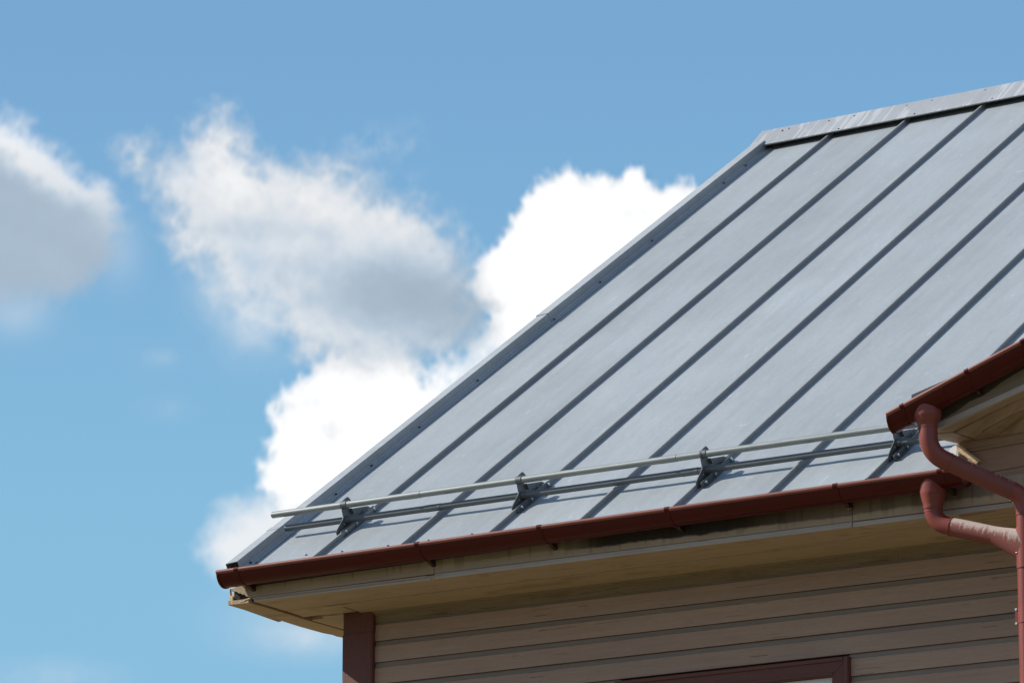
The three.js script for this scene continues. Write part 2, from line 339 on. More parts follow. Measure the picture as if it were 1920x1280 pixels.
M.sheet = [0.97, 1.0, 1.03, 0.99].map((k) => mat({ color: rgb(0.385 * k, 0.411 * k, 0.416 * k), map: sheetMap, bumpMap: dents, bumpScale: 0.006, roughness: 0.5, metalness: 0.12 }));
M.seam = mat({ color: rgb(0.345, 0.345, 0.325), map: sheetMap, roughness: 0.5, metalness: 0.12 });
M.cap = mat({ color: rgb(0.415, 0.425, 0.43), map: capMap, bumpMap: dents, bumpScale: 0.006, roughness: 0.5, metalness: 0.12 });
M.trim = mat({ color: rgb(0.43, 0.445, 0.44), map: sheetMap, bumpMap: dents, bumpScale: 0.008, roughness: 0.5, metalness: 0.12 });
const spangle = texture(512, 512, [0.4, 0.4], (u, v) => 0.72 + 0.2 * layers(u, v, 12, 12, 15, 3) + 0.08 * layers(u, v, 90, 90, 16, 2));
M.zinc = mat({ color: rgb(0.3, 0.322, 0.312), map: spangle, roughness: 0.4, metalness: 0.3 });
M.zincShaded = mat({ color: rgb(0.13, 0.148, 0.155), map: spangle, roughness: 0.55, metalness: 0.2 });  // the same zinc darkened: shade below the upper rail is in the colour
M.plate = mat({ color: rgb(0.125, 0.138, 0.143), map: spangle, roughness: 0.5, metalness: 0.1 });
M.edge = mat({ color: rgb(0.035, 0.04, 0.043), map: spangle, roughness: 0.6 });  // near black: shade on the dormer roof edge is put into the colour
M.bolt = mat({ color: rgb(0.62, 0.64, 0.64), roughness: 0.35, metalness: 0.7 });
M.screw = mat({ color: rgb(0.08, 0.085, 0.09), roughness: 0.6, metalness: 0.2 });
// brick-red coated rainwater goods
const paint = texture(512, 512, [0.8, 0.8], (u, v) => { const k = 0.62 + 0.3 * layers(u, v, 6, 14, 81, 4) + 0.1 * layers(u, v, 120, 120, 82, 2), chip = tile(u, v, 130, 130, 83) > 0.992 ? 0.5 : 0; return [k + chip, k + chip, k + chip]; });
M.red = new THREE.MeshPhysicalMaterial({ color: rgb(0.088, 0.007, 0.006), map: paint, roughness: 0.3, specularIntensity: 0.45, side: THREE.DoubleSide });
M.redDark = mat({ color: rgb(0.045, 0.012, 0.011), map: paint, roughness: 0.5 });
M.rim = mat({ color: rgb(0.27, 0.085, 0.06), map: paint, roughness: 0.35 });  // paler than the trough: the sunlit highlight is put into the colour
M.redPipe = new THREE.MeshPhysicalMaterial({ color: rgb(0.25, 0.066, 0.052), map: paint, roughness: 0.32, specularIntensity: 0.6, side: THREE.DoubleSide });
const dust = (reach, most, s) => texture(512, 512, [0.5, 0.314], (u, v) => {   // chalky dust that lies on the pipe and has run down from its top
  const top = Math.cos((v - 0.25) * 2 * Math.PI), run = layers(u, v, 60, 3, 85 + s, 3), speck = layers(u, v, 40, 40, 86 + s, 3), k = step(0.15, 0.8, top * 0.8 + reach + 0.9 * (run - 0.5) + 0.4 * (speck - 0.5)) * most;
  return [mix(0.2, 0.5, k), mix(0.053, 0.43, k), mix(0.042, 0.37, k)];
});
M.dusty = mat({ color: rgb(1, 1, 1), map: dust(0.25, 0.8, 0), roughness: 0.85 });
M.dustyLight = mat({ color: rgb(0.9, 0.9, 0.9), map: dust(-0.2, 0.35, 7), roughness: 0.6 });
M.glass = new THREE.MeshPhysicalMaterial({ color: rgb(0.9, 0.93, 0.95), roughness: 0.03, transmission: 1, thickness: 0, ior: 1.5, side: THREE.DoubleSide });
M.white = mat({ color: rgb(0.74, 0.75, 0.76), roughness: 0.5 });
M.curtain = mat({ color: rgb(0.12, 0.13, 0.15), roughness: 0.9 });
const turf = texture(1024, 1024, [7, 7], (u, v) => { const k = 0.5 + 0.3 * layers(u, v, 8, 8, 95, 5, 0.7) + 0.2 * layers(u, v, 200, 200, 96, 2), dry = layers(u, v, 5, 5, 97, 4); return [k * (0.62 + 0.5 * dry), k * (0.8 + 0.1 * dry), k * 0.5]; });
M.ground = mat({ color: rgb(0.22, 0.185, 0.14), map: turf, roughness: 0.95 });

// ---- ground -------------------------------------------------------------------------------------
{
  const g = new THREE.PlaneGeometry(5000, 5000); g.rotateX(-Math.PI / 2);
  const uv = g.attributes.uv; for (let i = 0; i < uv.count; i++) uv.setXY(i, uv.getX(i) * 5000, uv.getY(i) * 5000);
  const m = new THREE.Mesh(g, M.ground); m.name = 'ground'; m.userData = { kind: 'structure' }; m.receiveShadow = true; scene.add(m);
}

// ---- the house ----------------------------------------------------------------------------------
const WALL = -0.53, LEFT_END = -0.154, RIGHT_END = 7.6, BACK = -2 * 5.743;
const house = thing('wooden_house', 'old beige weatherboarded wooden house with grey seamed metal roof and worn eaves', 'house', V3(LEFT_END, -EAVE, WALL));
{
  // roof: a dark deck, then sheets between standing seams
  const deckPoly = [[0.0, -0.012], [RIDGE, -0.012], [RIDGE, -0.14], [0.0, -0.12]];
  const CUT = 3.412;                                        // here the dormer stands in the roof
  const roof = part(house, 'roof', mergeGeometries([
    prism(deckPoly, V3(-0.405, 0, 0), UP, OUT, V3(CUT + 0.405, 0, 0)),
    prism(deckPoly.map(([a, b]) => [Math.max(0.3, a), b]), V3(CUT, 0, 0), UP, OUT, V3(RIGHT_END + 0.395 - CUT, 0, 0)),
    prism([[0, 0], [RIDGE, 0], [RIDGE, -0.1], [0, -0.1]], V3(-0.405, 0, BACK), V3(0, UP.y, -UP.z), V3(0, OUT.y, -OUT.z), V3(RIGHT_END + 0.8, 0, 0)),
  ]), M.dark);
  const seams = []; for (let x = 0; x < RIGHT_END + 0.3; x += 0.5) seams.push(x + 0.022 + span(-0.003, 0.003));
  const edges = [-0.408, ...seams.slice(0, 7), CUT, ...seams.slice(7), RIGHT_END + 0.4];
  const panel = (x0, x1, k) => {                            // a sheet that is not quite flat
    const nx = 8, na = 70, a0 = x0 >= CUT ? 0.27 : -0.07, a1 = RIDGE - 0.004, pos = [], uv = [], idx = [], ox = span(0, 9), oa = span(0, 9);
    for (let j = 0; j <= na; j++) for (let i = 0; i <= nx; i++) {
      const x = mix(x0, x1, i / nx), a = mix(a0, a1, j / na), free = Math.sin(Math.PI * i / nx) * Math.min(1, j / 4, (na - j) / 4);
      const b = free * (0.0035 * perlin.noise(x * 3 + ox, a * 1.1 + oa, k) + 0.0012 * perlin.noise(x * 9 + ox, a * 4, k + 9));
      pos.push(...roofAt(x, a, b).toArray()); uv.push(x + ox, a + oa);
      if (i && j) { const p = (j - 1) * (nx + 1) + i - 1, q = p + nx + 1; idx.push(p, p + 1, q + 1, p, q + 1, q); }
    }
    const g = new THREE.BufferGeometry(); g.setAttribute('position', new THREE.Float32BufferAttribute(pos, 3)); g.setAttribute('uv', new THREE.Float32BufferAttribute(uv, 2)); g.setIndex(idx); g.computeVertexNormals(); return g;
  };
  for (let k = 0; k + 1 < edges.length; k++) part(roof, 'roof_panel', panel(edges[k], edges[k + 1], k), M.sheet[(k * 7 + 1) % 4]);
  for (const x of seams) {
    const h = 0.0245, w = 0.006;
    part(roof, 'standing_seam', prism([[-0.008, 0.001], [-w, 0.006], [-w, h - 0.003], [-w + 0.002, h], [w - 0.001, h], [w + 0.001, h - 0.002], [w + 0.001, h - 0.012], [w - 0.002, h - 0.014], [w - 0.002, 0.004], [0.0065, 0.001]],
      roofAt(x, x > CUT ? 0.3 : -0.09), X, OUT, UP.clone().multiplyScalar(RIDGE - 0.12 - (x > CUT ? 0.3 : -0.09)), { du: span(0, 5), dv: span(0, 5) }), M.seam);
  }
  // back slope, plain sheets
  for (let x = -0.4; x < RIGHT_END + 0.3; x += 1) part(roof, 'back_panel', prism([[-0.03, 0.003], [RIDGE, 0.003], [RIDGE, 0.005], [-0.03, 0.005]], V3(x, 0, BACK), V3(0, UP.y, -UP.z), V3(0, OUT.y, -OUT.z), V3(0.992, 0, 0)), M.sheet[1]);
  const screw = (r, h) => { const g = mergeGeometries([new THREE.CylinderGeometry(r * 0.6, r * 0.6, h, 6).translate(0, h / 2, 0), new THREE.CylinderGeometry(r * 1.15, r * 1.2, h * 0.3, 10).translate(0, h * 0.15, 0)]); return g; };
  for (const [x, a] of [[-0.372, 0.06], [-0.085, 0.066], [0.138, 0.037], [0.408, 0.022], [0.641, 0.014], [0.886, 0.01]])
    part(roof, 'screw', place(screw(0.0055, 0.005), roofAt(x, a, 0.001), X, OUT, UP.clone().negate()), M.screw);
  // edge flashing up the left side: an open channel of bent sheet in two lengths
  const flash = (a0, a1, grow) => {
    const s = 0.0015, i = -0.409, o = -0.481 - grow, t = 0.0535 + grow;
    return prism([[-0.372, 0.0035], [i + 0.004, 0.0055], [i, 0.012], [i + grow, t - 0.003], [i - 0.003 + grow, t], [o + 0.003, t - 0.004], [o, t - 0.007], [o, -0.07], [o + s, -0.07], [o + s, t - 0.009], [i - 0.004, t - s - 0.001], [i - s, t - 0.006], [i - s, 0.011], [i + 0.003, 0.004], [-0.372, 0.0022]],
      roofAt(0, a0), X, OUT, UP.clone().multiplyScalar(a1 - a0), { du: span(0, 5), dv: span(0, 5) });
  };
  const lower = part(house, 'edge_flashing', flash(-0.04, 3.625, 0), M.trim), upper = part(house, 'edge_flashing', flash(3.605, 6.745, 0.0042), M.trim);
  part(lower, 'sleeve', prism([[-0.4075, 0.006], [-0.4075, 0.055], [-0.4825, 0.0505], [-0.4825, 0.049], [-0.409, 0.0535], [-0.409, 0.006]], roofAt(0, 0.395), X, OUT, UP.clone().multiplyScalar(0.05)), M.trim);
  for (const a of [0.054, 0.98, 1.385, 1.946, 2.657, 3.641, 4.264, 4.994, 6.061, 6.4])
    part(a < 3.6 ? lower : upper, 'screw', place(screw(0.0055, 0.009), roofAt(-0.402, a, 0.006), V3(0, 0, 1), V3(0.8, 0.5, 0.33).normalize(), V3(0.5, -0.8, 0).normalize()), M.screw);
  // ridge capping
  const cap = (x0, x1) => {
    const lip = 6.715 - RIDGE, h = 0.042, s = 0.002, prof = [], side = (q) => [[lip, h - 0.003], [lip - 0.001, h], [lip + 0.008, h + 0.003], [-0.07, h + 0.018], [-0.03, h + 0.025]].map(([a, b]) => [q * (Math.cos(SLOPE) * -a + Math.sin(SLOPE) * b), Math.sin(SLOPE) * a + Math.cos(SLOPE) * b]);
    prof.push(...side(1), [0.026, 0.068], [0.011, 0.075], [-0.011, 0.075], [-0.026, 0.068], ...side(-1).reverse());
    const inner = prof.slice().reverse().map(([z, y]) => [z * 0.985, y - s * 1.6]);
    const top = roofAt(0, RIDGE), d = x0 < 0 ? 0.025 : 0, off = x0 < 0 ? 0 : 0.0525, run = d * (x1 - x0), at = d * x0 + off;   // the ridge lifts a little to the right
    return prism([...prof, ...inner], V3(x0, top.y + at * UP.y, top.z + at * UP.z), Z, Y, V3(x1 - x0, run * UP.y, run * UP.z), { du: span(0, 4), dv: span(0, 4), crease: 0.5 });
  };
  part(house, 'ridge_end', prism([[0.3, -0.19], [0.19, -0.082], [0.05, 0.03], [-0.05, 0.03], [-0.19, -0.082], [-0.3, -0.19]], roofAt(0, RIDGE).setX(-0.478), Z, Y, V3(0.05, 0, 0)), M.trim);
  const caps = [part(house, 'ridge_capping', cap(-0.5, 2.1), M.cap), part(house, 'ridge_capping', cap(2.08, 5.1), M.cap), part(house, 'ridge_capping', cap(5.08, RIGHT_END + 0.42), M.cap)];
  for (const [x, a] of [[-0.44, 6.70], [0.094, 6.70], [0.59, 6.705], [1.09, 6.71], [1.59, 6.715], [-0.032, 6.868], [0.136, 6.87], [0.48, 6.874], [0.644, 6.875], [0.987, 6.88], [-0.3, 6.87], [-0.34, 6.855], [1.3, 6.882]])
    part(caps[0], 'screw', place(screw(0.0055, 0.004), roofAt(x, a + 0.03 + 0.025 * x, a < 6.8 ? 0.0465 : 0.0665), X, OUT, UP.clone().negate()), M.screw);

  // walls: a plain core, then weatherboards on the front
  const ye = -0.2, rise = (z) => ye + 0.02 + (z < BACK / 2 ? z - BACK : -z) * Math.tan(SLOPE);
  const core = [[WALL - 0.03, -EAVE], [WALL - 0.03, Math.min(0.1, rise(WALL))], [BACK / 2, rise(BACK / 2) - 0.12], [BACK + 0.56, 0.1], [BACK + 0.56, -EAVE]];
  const wall = part(house, 'wall', prism(core, V3(LEFT_END + 0.025, 0, 0), Z, Y, V3(RIGHT_END - LEFT_END - 0.05, 0, 0)), timber(rgb(0.3, 0.22, 0.14)));
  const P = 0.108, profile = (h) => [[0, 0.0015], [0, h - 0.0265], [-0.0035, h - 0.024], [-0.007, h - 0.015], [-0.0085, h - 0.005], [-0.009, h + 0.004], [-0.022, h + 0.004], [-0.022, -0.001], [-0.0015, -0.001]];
  const coveShade = (i) => i >= 1 && i <= 4 ? [0.66, 0.77, 0.81] : i === 0 ? [1, 1, 1] : [0.25, 0.2, 0.17];  // shade of the cove and under the lip, painted into the vertex colours
  const winL = 1.385, winR = 2.628, winTop = -0.652, winLow = -2.35;
  for (let k = 0; k < 64; k++) {
    const bottom = -0.312 - P * k, top = bottom + P;
    const spans = bottom < winTop - 0.01 && top > winLow ? [[0.0, winL + 0.012], [winR - 0.012, RIGHT_END]] : [[0.0, RIGHT_END]];
    for (const [x0, x1] of spans) {
      const ends = x1 - x0 > 4 && k % 3 === 1 ? [x0, 4.9 + span(-0.6, 1.4), x1] : [x0, x1];
      for (let q = 0; q + 1 < ends.length; q++) {
        const a = ends[q], b = ends[q + 1] - (q + 2 < ends.length ? 0.002 : 0), tip = span(-0.0016, 0.0016), dz = span(-0.0012, 0.0012);
        part(wall, 'siding_board', prism(profile(P), V3(a, bottom + SAG * a - tip, WALL + dz), Z, Y, V3(b - a, (SAG + tip * 0.5) * (b - a) * 1, 0), { du: span(0, 9), dv: span(0, 9), crease: 0.5, tint: coveShade }), M.siding[(k * 5 + q) % 3]);
      }
    }
  }
  // mouldings where the wall meets the soffit
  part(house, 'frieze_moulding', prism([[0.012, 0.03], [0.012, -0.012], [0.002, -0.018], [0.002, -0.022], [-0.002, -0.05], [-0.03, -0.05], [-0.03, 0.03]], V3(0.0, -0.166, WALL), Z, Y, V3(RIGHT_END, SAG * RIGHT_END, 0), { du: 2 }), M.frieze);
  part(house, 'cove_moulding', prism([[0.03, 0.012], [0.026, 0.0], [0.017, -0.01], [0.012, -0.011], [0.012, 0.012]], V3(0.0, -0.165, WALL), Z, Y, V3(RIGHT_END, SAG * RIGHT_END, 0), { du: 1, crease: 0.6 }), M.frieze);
  // corner boards
  part(house, 'corner_board', prism([[LEFT_END - 0.003, -0.5], [LEFT_END + 0.158, -0.5], [LEFT_END + 0.168, -0.505], [LEFT_END + 0.168, -0.55], [LEFT_END + 0.03, -0.55], [LEFT_END + 0.03, -0.68], [LEFT_END - 0.005, -0.68]], V3(0, -EAVE, 0), X, Z, V3(0, EAVE - 0.267, 0), { du: 3 }), M.brown);
  part(house, 'corner_board', prism([[LEFT_END + 0.0, -0.503], [LEFT_END + 0.161, -0.503], [LEFT_END + 0.17, -0.508], [LEFT_END + 0.172, -0.55], [LEFT_END + 0.03, -0.55], [LEFT_END + 0.03, -0.68], [LEFT_END + 0.003, -0.68]], V3(0, -0.2655, 0), X, Z, V3(0, 0.108, 0), { du: 5 }), M.brown);

  // eaves: fascia boards, a strip under them, soffit boards
  const F = -0.055, crack = -0.137;
  const fascia = part(house, 'fascia', prism([[-0.03, 0], [-0.05, 0], [-0.05, -0.11], [-0.03, -0.11]], V3(-0.45, -0.012, F), Z, Y, V3(RIGHT_END + 0.4, SAG * (RIGHT_END + 0.4), 0)), M.dark);
  const jag = [[-0.497, -0.012], [-0.499, -0.075], [-0.531, -0.078], [-0.528, -0.086], [-0.514, -0.0885], [-0.503, -0.093], [-0.489, -0.096], [-0.482, -0.104], [-0.469, -0.105], [-0.456, -0.114], [-0.444, -0.113], [-0.438, -0.124], [-0.425, -0.127], [-0.415, -0.1335], [0.6445, crack + SAG * 0.6445], [0.6445, -0.016]];
  part(fascia, 'fascia_board', onFront(prism(jag.map(([x, y]) => [x, y]), V3(0, 0, F - 0.024), X, Y, V3(0, 0, 0.024), { du: 1.2 })), M.fasciaFront);
  part(fascia, 'fascia_board', onFront(board(0.648, 2.881, crack, 0.122, F, 0.024)), M.fasciaFront);
  part(fascia, 'fascia_board', onFront(board(2.885, RIGHT_END, crack, 0.122, F + 0.002, 0.024)), M.fasciaFront);
  part(fascia, 'fascia_strip', board(-0.40, 0.6, crack - 0.0115, 0.0075, F - 0.001, 0.02), M.strip);
  part(fascia, 'fascia_strip', board(-0.39, 0.625, crack - 0.0265, 0.0085, F + 0.001, 0.02), M.strip);
  part(fascia, 'fascia_strip', board(0.652, 2.88, crack - 0.0265, 0.0245, F + 0.003, 0.022), M.strip);
  part(fascia, 'fascia_strip', board(2.886, RIGHT_END, crack - 0.0265, 0.0225, F + 0.003, 0.022), M.strip);
  // soffit
  const S = -0.163, slabs = (list, material, down = 0, name = 'soffit_board', parent = soffit) => part(parent, name, prism(list.map(([x, z]) => [x, z]), V3(0, S - down, 0), V3(1, SAG, 0), Z, V3(0, 0.02, 0), { du: span(0, 5), dv: span(0, 5) }), material);
  const soffit = part(house, 'soffit', prism([[-0.49, -0.08], [-0.1, -0.08], [-0.1, -0.6], [-0.36, -2.4], [-0.49, -2.4]], V3(0, S + 0.06, 0), V3(1, SAG, 0), Z, V3(0, 0.02, 0)), M.dark);
  const R = RIGHT_END;
  slabs([[-0.39, -0.06], [0.66, -0.06], [0.7, -0.13], [-0.385, -0.1315]], M.soffit);
  slabs([[0.663, -0.06], [2.9, -0.06], [2.94, -0.1385], [0.703, -0.13]], M.soffit, 0.0006);
  slabs([[2.904, -0.06], [R, -0.06], [R, -0.138], [2.944, -0.1385]], M.soffit, -0.001);
  slabs([[-0.384, -0.1335], [0.69, -0.1315], [0.85, -0.292], [-0.37, -0.297]], M.soffit, -0.0006);
  slabs([[0.692, -0.1315], [2.94, -0.14], [R, -0.14], [R, -0.2], [3.0, -0.203], [2.6, -0.296], [0.852, -0.292]], M.soffit, 0);
  slabs([[3.004, -0.206], [R, -0.204], [R, -0.3], [2.604, -0.299]], M.soffit, 0.001);
  slabs([[-0.368, -0.302], [-0.148, -0.302], [-0.07, -0.366], [-0.066, -0.482], [-0.22, -0.478], [-0.272, -0.46], [-0.362, -0.462]], M.soffit, -0.001);
  slabs([[-0.125, -0.318], [0.0, -0.314], [0.05, -0.3], [3, -0.3], [R, -0.301], [R, -0.54], [-0.052, -0.54], [-0.052, -0.366]], M.soffit, 0.0006);
  slabs([[-0.541, -0.052], [-0.423, -0.058], [-0.404, -0.19], [-0.378, -0.526], [-0.343, -0.8], [-0.29, -2.2], [-0.35, -2.2], [-0.382, -1.15], [-0.431, -0.953], [-0.45, -0.9], [-0.447, -0.86], [-0.468, -0.802], [-0.491, -0.625], [-0.5, -0.47], [-0.516, -0.306]], M.soffit, 0.0025);
  slabs([[-0.277, -0.49], [-0.235, -0.487], [-0.2, -0.496], [-0.15, -0.487], [-0.15, -2.2], [-0.297, -2.2], [-0.331, -0.8], [-0.364, -0.54], [-0.36, -0.53], [-0.285, -0.53]], M.soffit, 0.001);
  part(soffit, 'dark_filler', prism([[-0.524, -0.15], [-0.2, -0.15], [-0.2, -0.04], [-0.524, -0.082]], V3(0, 0, -0.47), X, Y, V3(0, 0, 0.388)), M.dark);  // added dark block, stands in for shade inside the broken eave
  // the end of the boxed eaves, broken open
  part(soffit, 'end_board', prism([[-0.531, -0.075], [-0.527, -0.109], [-0.514, -0.1165], [-0.513, -0.158], [-0.53, -0.156]], V3(0, 0, F - 0.012), X, Y, V3(0, 0, 0.014)), M.bareWood);
  part(soffit, 'end_board', prism([[-0.065, -0.118], [-0.065, -0.153], [-0.5, -0.153], [-0.5, -0.05], [-0.1, -0.05], [-0.085, -0.118]], V3(-0.54, 0, 0), Z, Y, V3(0.018, 0, 0)), M.fascia);
  part(soffit, 'splinter', prism([[-0.411, -0.134], [-0.409, -0.1395], [-0.436, -0.1425], [-0.447, -0.149], [-0.466, -0.152], [-0.495, -0.157], [-0.49, -0.153], [-0.468, -0.148], [-0.452, -0.1425], [-0.44, -0.1385], [-0.424, -0.137]], V3(0, 0, F - 0.012), X, Y, V3(0, 0, 0.012)), M.bareWood);

  // window: mitred casing, white sash, glass
  const win = part(house, 'window', board(winL, winR, winLow + 0.1, 1.5, WALL - 0.06, 0.02, SAG), M.curtain);
  const cz = WALL + 0.022, cw = 0.088, yT = (x) => winTop + SAG * x;
  const casing = (pts, name = 'casing') => part(win, name, prism(pts, V3(0, 0, WALL - 0.02), X, Y, V3(0, 0, 0.042), { du: span(0, 4) }), M.brown);
  casing([[winL, yT(winL)], [winR - 0.002, yT(winR)], [winR - cw - 0.002, yT(winR) - cw + 0.006], [winL + cw, yT(winL) - cw + 0.006]]);
  casing([[winR, yT(winR)], [winR, winLow], [winR - cw, winLow], [winR - cw, yT(winR) - cw + 0.006]]);
  casing([[winL, yT(winL)], [winL + cw, yT(winL) - cw + 0.006], [winL + cw, winLow], [winL, winLow]]);
  const bead = (x0, x1, drop, h, t) => part(win, 'casing_bead', board(x0, x1, winTop - drop, h, cz + t, t + 0.002), M.brown);
  bead(winL, winR - 0.028, 0.018, 0.018, 0.008); bead(winL + cw - 0.01, winR - cw + 0.004, cw - 0.008, 0.012, 0.004);
  part(win, 'casing_bead', prism([[winR - 0.026, 0.006], [winR - 0.02, 0.01], [winR - 0.004, 0.01], [winR, 0.004], [winR, 0], [winR - 0.026, 0]], V3(0, winLow, cz - 0.0005), X, Z, V3(0, yT(winR) - winLow - 0.001, 0)), M.brown);
  const sl = winL + cw, sr = winR - cw, sy = winTop - cw + 0.004;
  const sash = (x, y, w, h) => part(win, 'sash', board(x, x + w, y - SAG * x, h, WALL - 0.012, 0.03, SAG), M.white);
  part(win, 'sash', board(sl, sr, sy - 0.045, 0.045, WALL - 0.008, 0.03, SAG), M.white); sash(sl, winLow, 0.04, sy - winLow); sash(sr - 0.04, winLow, 0.04, sy - winLow - 0.045);
  part(win, 'pane', board(sl + 0.04, sr - 0.04, winLow - SAG * sl, sy - winLow - 0.045, WALL - 0.026, 0.004), M.glass);
}

// ---- the dormer at the right: a gable over the front wall, of which the left slope is seen from below -----------------------------
{
  const zw = -0.075, x0 = 3.408, x1 = 5.592, top = 4.5, zf = 0.195, pitch = 0.278;
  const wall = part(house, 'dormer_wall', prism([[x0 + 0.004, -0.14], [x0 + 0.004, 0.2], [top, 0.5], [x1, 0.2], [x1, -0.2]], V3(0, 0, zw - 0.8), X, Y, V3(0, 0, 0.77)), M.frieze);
  for (const [y0, y1] of [[-0.22, -0.0425], [-0.0405, 0.0665], [0.0685, 0.17]]) part(wall, 'siding_board', prism([[0, 0.003], [0, y1 - y0 - 0.002], [-0.002, y1 - y0], [-0.022, y1 - y0], [-0.022, 0], [-0.003, 0]], V3(x0, y0, zw), Z, Y, V3(x1 - x0, 0.03 * (x1 - x0), 0), { du: span(0, 9), dv: span(0, 9), tint: () => [0.85, 0.78, 0.68] }), M.siding[1]);
  // the soffit rises with the slope at its front and lies level along the wall, so its boards run slanting and end against the wall
  const level = (x, z) => 0.121 + pitch * Math.max(0, Math.min(x, 2 * top - x) - 3.441) * Math.max(0, z - zw) / (zf - zw);
  const soffit = part(house, 'dormer_soffit', prism([[x0, 0.15], [x1, 0.15 + 0.0 * pitch], [x1, 0.2], [x0, 0.2]], V3(0, 0, zw), X, Y, V3(0, 0, 0.03)), M.dark);
  const plank = (pts, down = 0) => {
    const pos = [], uv = [], o = span(0, 8), p = span(0, 8), v = (k, up) => [pts[k][0], level(...pts[k]) - down + up, pts[k][1]];
    const put = (...list) => { for (const q of list) { pos.push(...q); uv.push(q[0] * 0.87 + q[2] * 0.5 + o, q[2] * 0.87 - q[0] * 0.5 + p); } };
    for (const [e, f, g] of THREE.ShapeUtils.triangulateShape(pts.map((q) => new THREE.Vector2(...q)), [])) { put(v(e, 0), v(f, 0), v(g, 0)); put(v(e, 0.018), v(g, 0.018), v(f, 0.018)); }
    pts.forEach((_, k) => { const n = (k + 1) % pts.length; put(v(k, 0), v(n, 0), v(n, 0.018), v(k, 0), v(n, 0.018), v(k, 0.018)); });
    const g = new THREE.BufferGeometry(); g.setAttribute('position', new THREE.Float32BufferAttribute(pos, 3)); g.setAttribute('uv', new THREE.Float32BufferAttribute(uv, 2)); g.computeVertexNormals();
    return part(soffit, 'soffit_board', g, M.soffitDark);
  };
  plank([[3.406, zf - 0.002], [top, zf - 0.002], [top, 0.188], [4.1, 0.188], [3.84, 0.157], [3.709, 0.144], [3.467, 0.095], [3.39, 0.128]]);
  plank([[3.472, 0.082], [3.707, 0.138], [3.838, 0.152], [4.09, 0.184], [4.3, 0.184], [3.807, 0.087], [3.735, 0.076], [3.567, 0.011], [3.608, -0.0665], [3.506, -0.066]], 0.001);
  plank([[3.570, 0.002], [3.732, 0.068], [3.806, 0.082], [4.3, 0.178], [top, 0.186], [top, -0.07], [3.80, -0.07], [3.613, -0.066]], -0.001);
  plank([[top + 0.003, zf - 0.002], [5.56, zf - 0.002], [5.56, -0.07], [top + 0.003, -0.07]]);
  plank([[3.395, 0.115], [3.463, 0.086], [3.498, -0.069], [3.405, -0.074], [3.379, -0.005], [3.365, 0.036], [3.365, 0.11]], 0.0015);
  part(soffit, 'added_backing', prism([[3.385, -0.06], [3.53, -0.06], [3.53, 0.1], [3.385, 0.1]], V3(0, 0.152, 0), X, Z, V3(0, 0.01, 0)), M.dark);  // added dark sheet that stops light leaking between the boards
  const rise = V3(1, pitch, 0);
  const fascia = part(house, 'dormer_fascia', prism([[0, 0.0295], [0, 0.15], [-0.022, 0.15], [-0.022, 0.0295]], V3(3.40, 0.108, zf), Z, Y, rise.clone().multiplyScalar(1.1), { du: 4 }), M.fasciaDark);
  part(fascia, 'fascia_strip', prism([[0.003, 0], [0.003, 0.027], [-0.022, 0.027], [-0.022, 0]], V3(3.395, 0.1065, zf), Z, Y, rise.clone().multiplyScalar(1.105), { du: 2 }), M.strip);
  part(fascia, 'mould_patch', prism([[0.02, 0.15], [0.02, 0.05], [0.06, 0.034], [0.13, 0.04], [0.2, 0.06], [0.27, 0.058], [0.36, 0.082], [0.45, 0.095], [0.56, 0.1], [0.7, 0.118], [0.7, 0.15]].map(([q, w]) => [3.4 + q, 0.108 + w + pitch * q]), V3(0, 0, zf + 0.002), X, Y, V3(0, 0, 0.0008)), M.mould);
  part(house, 'dormer_fascia', prism([[0, 0.0295], [0, 0.15], [-0.022, 0.15], [-0.022, 0.0295]], V3(5.6, 0.108, zf), Z, Y, V3(-1.1, 1.1 * pitch, 0), { du: 6 }), M.fasciaDark);
  // roof of the dormer, running back into the main roof
  part(house, 'dormer_roof', prism([[3.33, 0.248], [top, 0.248 + (top - 3.33) * 0.262], [top, 0.282 + (top - 3.33) * 0.262], [3.33, 0.282]], V3(0, 0, -2.2), X, Y, V3(0, 0, 2.435)), M.edge);
  part(house, 'dormer_roof', prism([[top, 0.248 + (top - 3.33) * 0.262], [2 * top - 3.33, 0.248], [2 * top - 3.33, 0.282], [top, 0.282 + (top - 3.33) * 0.262]], V3(0, 0, -2.2), X, Y, V3(0, 0, 2.435)), M.edge);
}

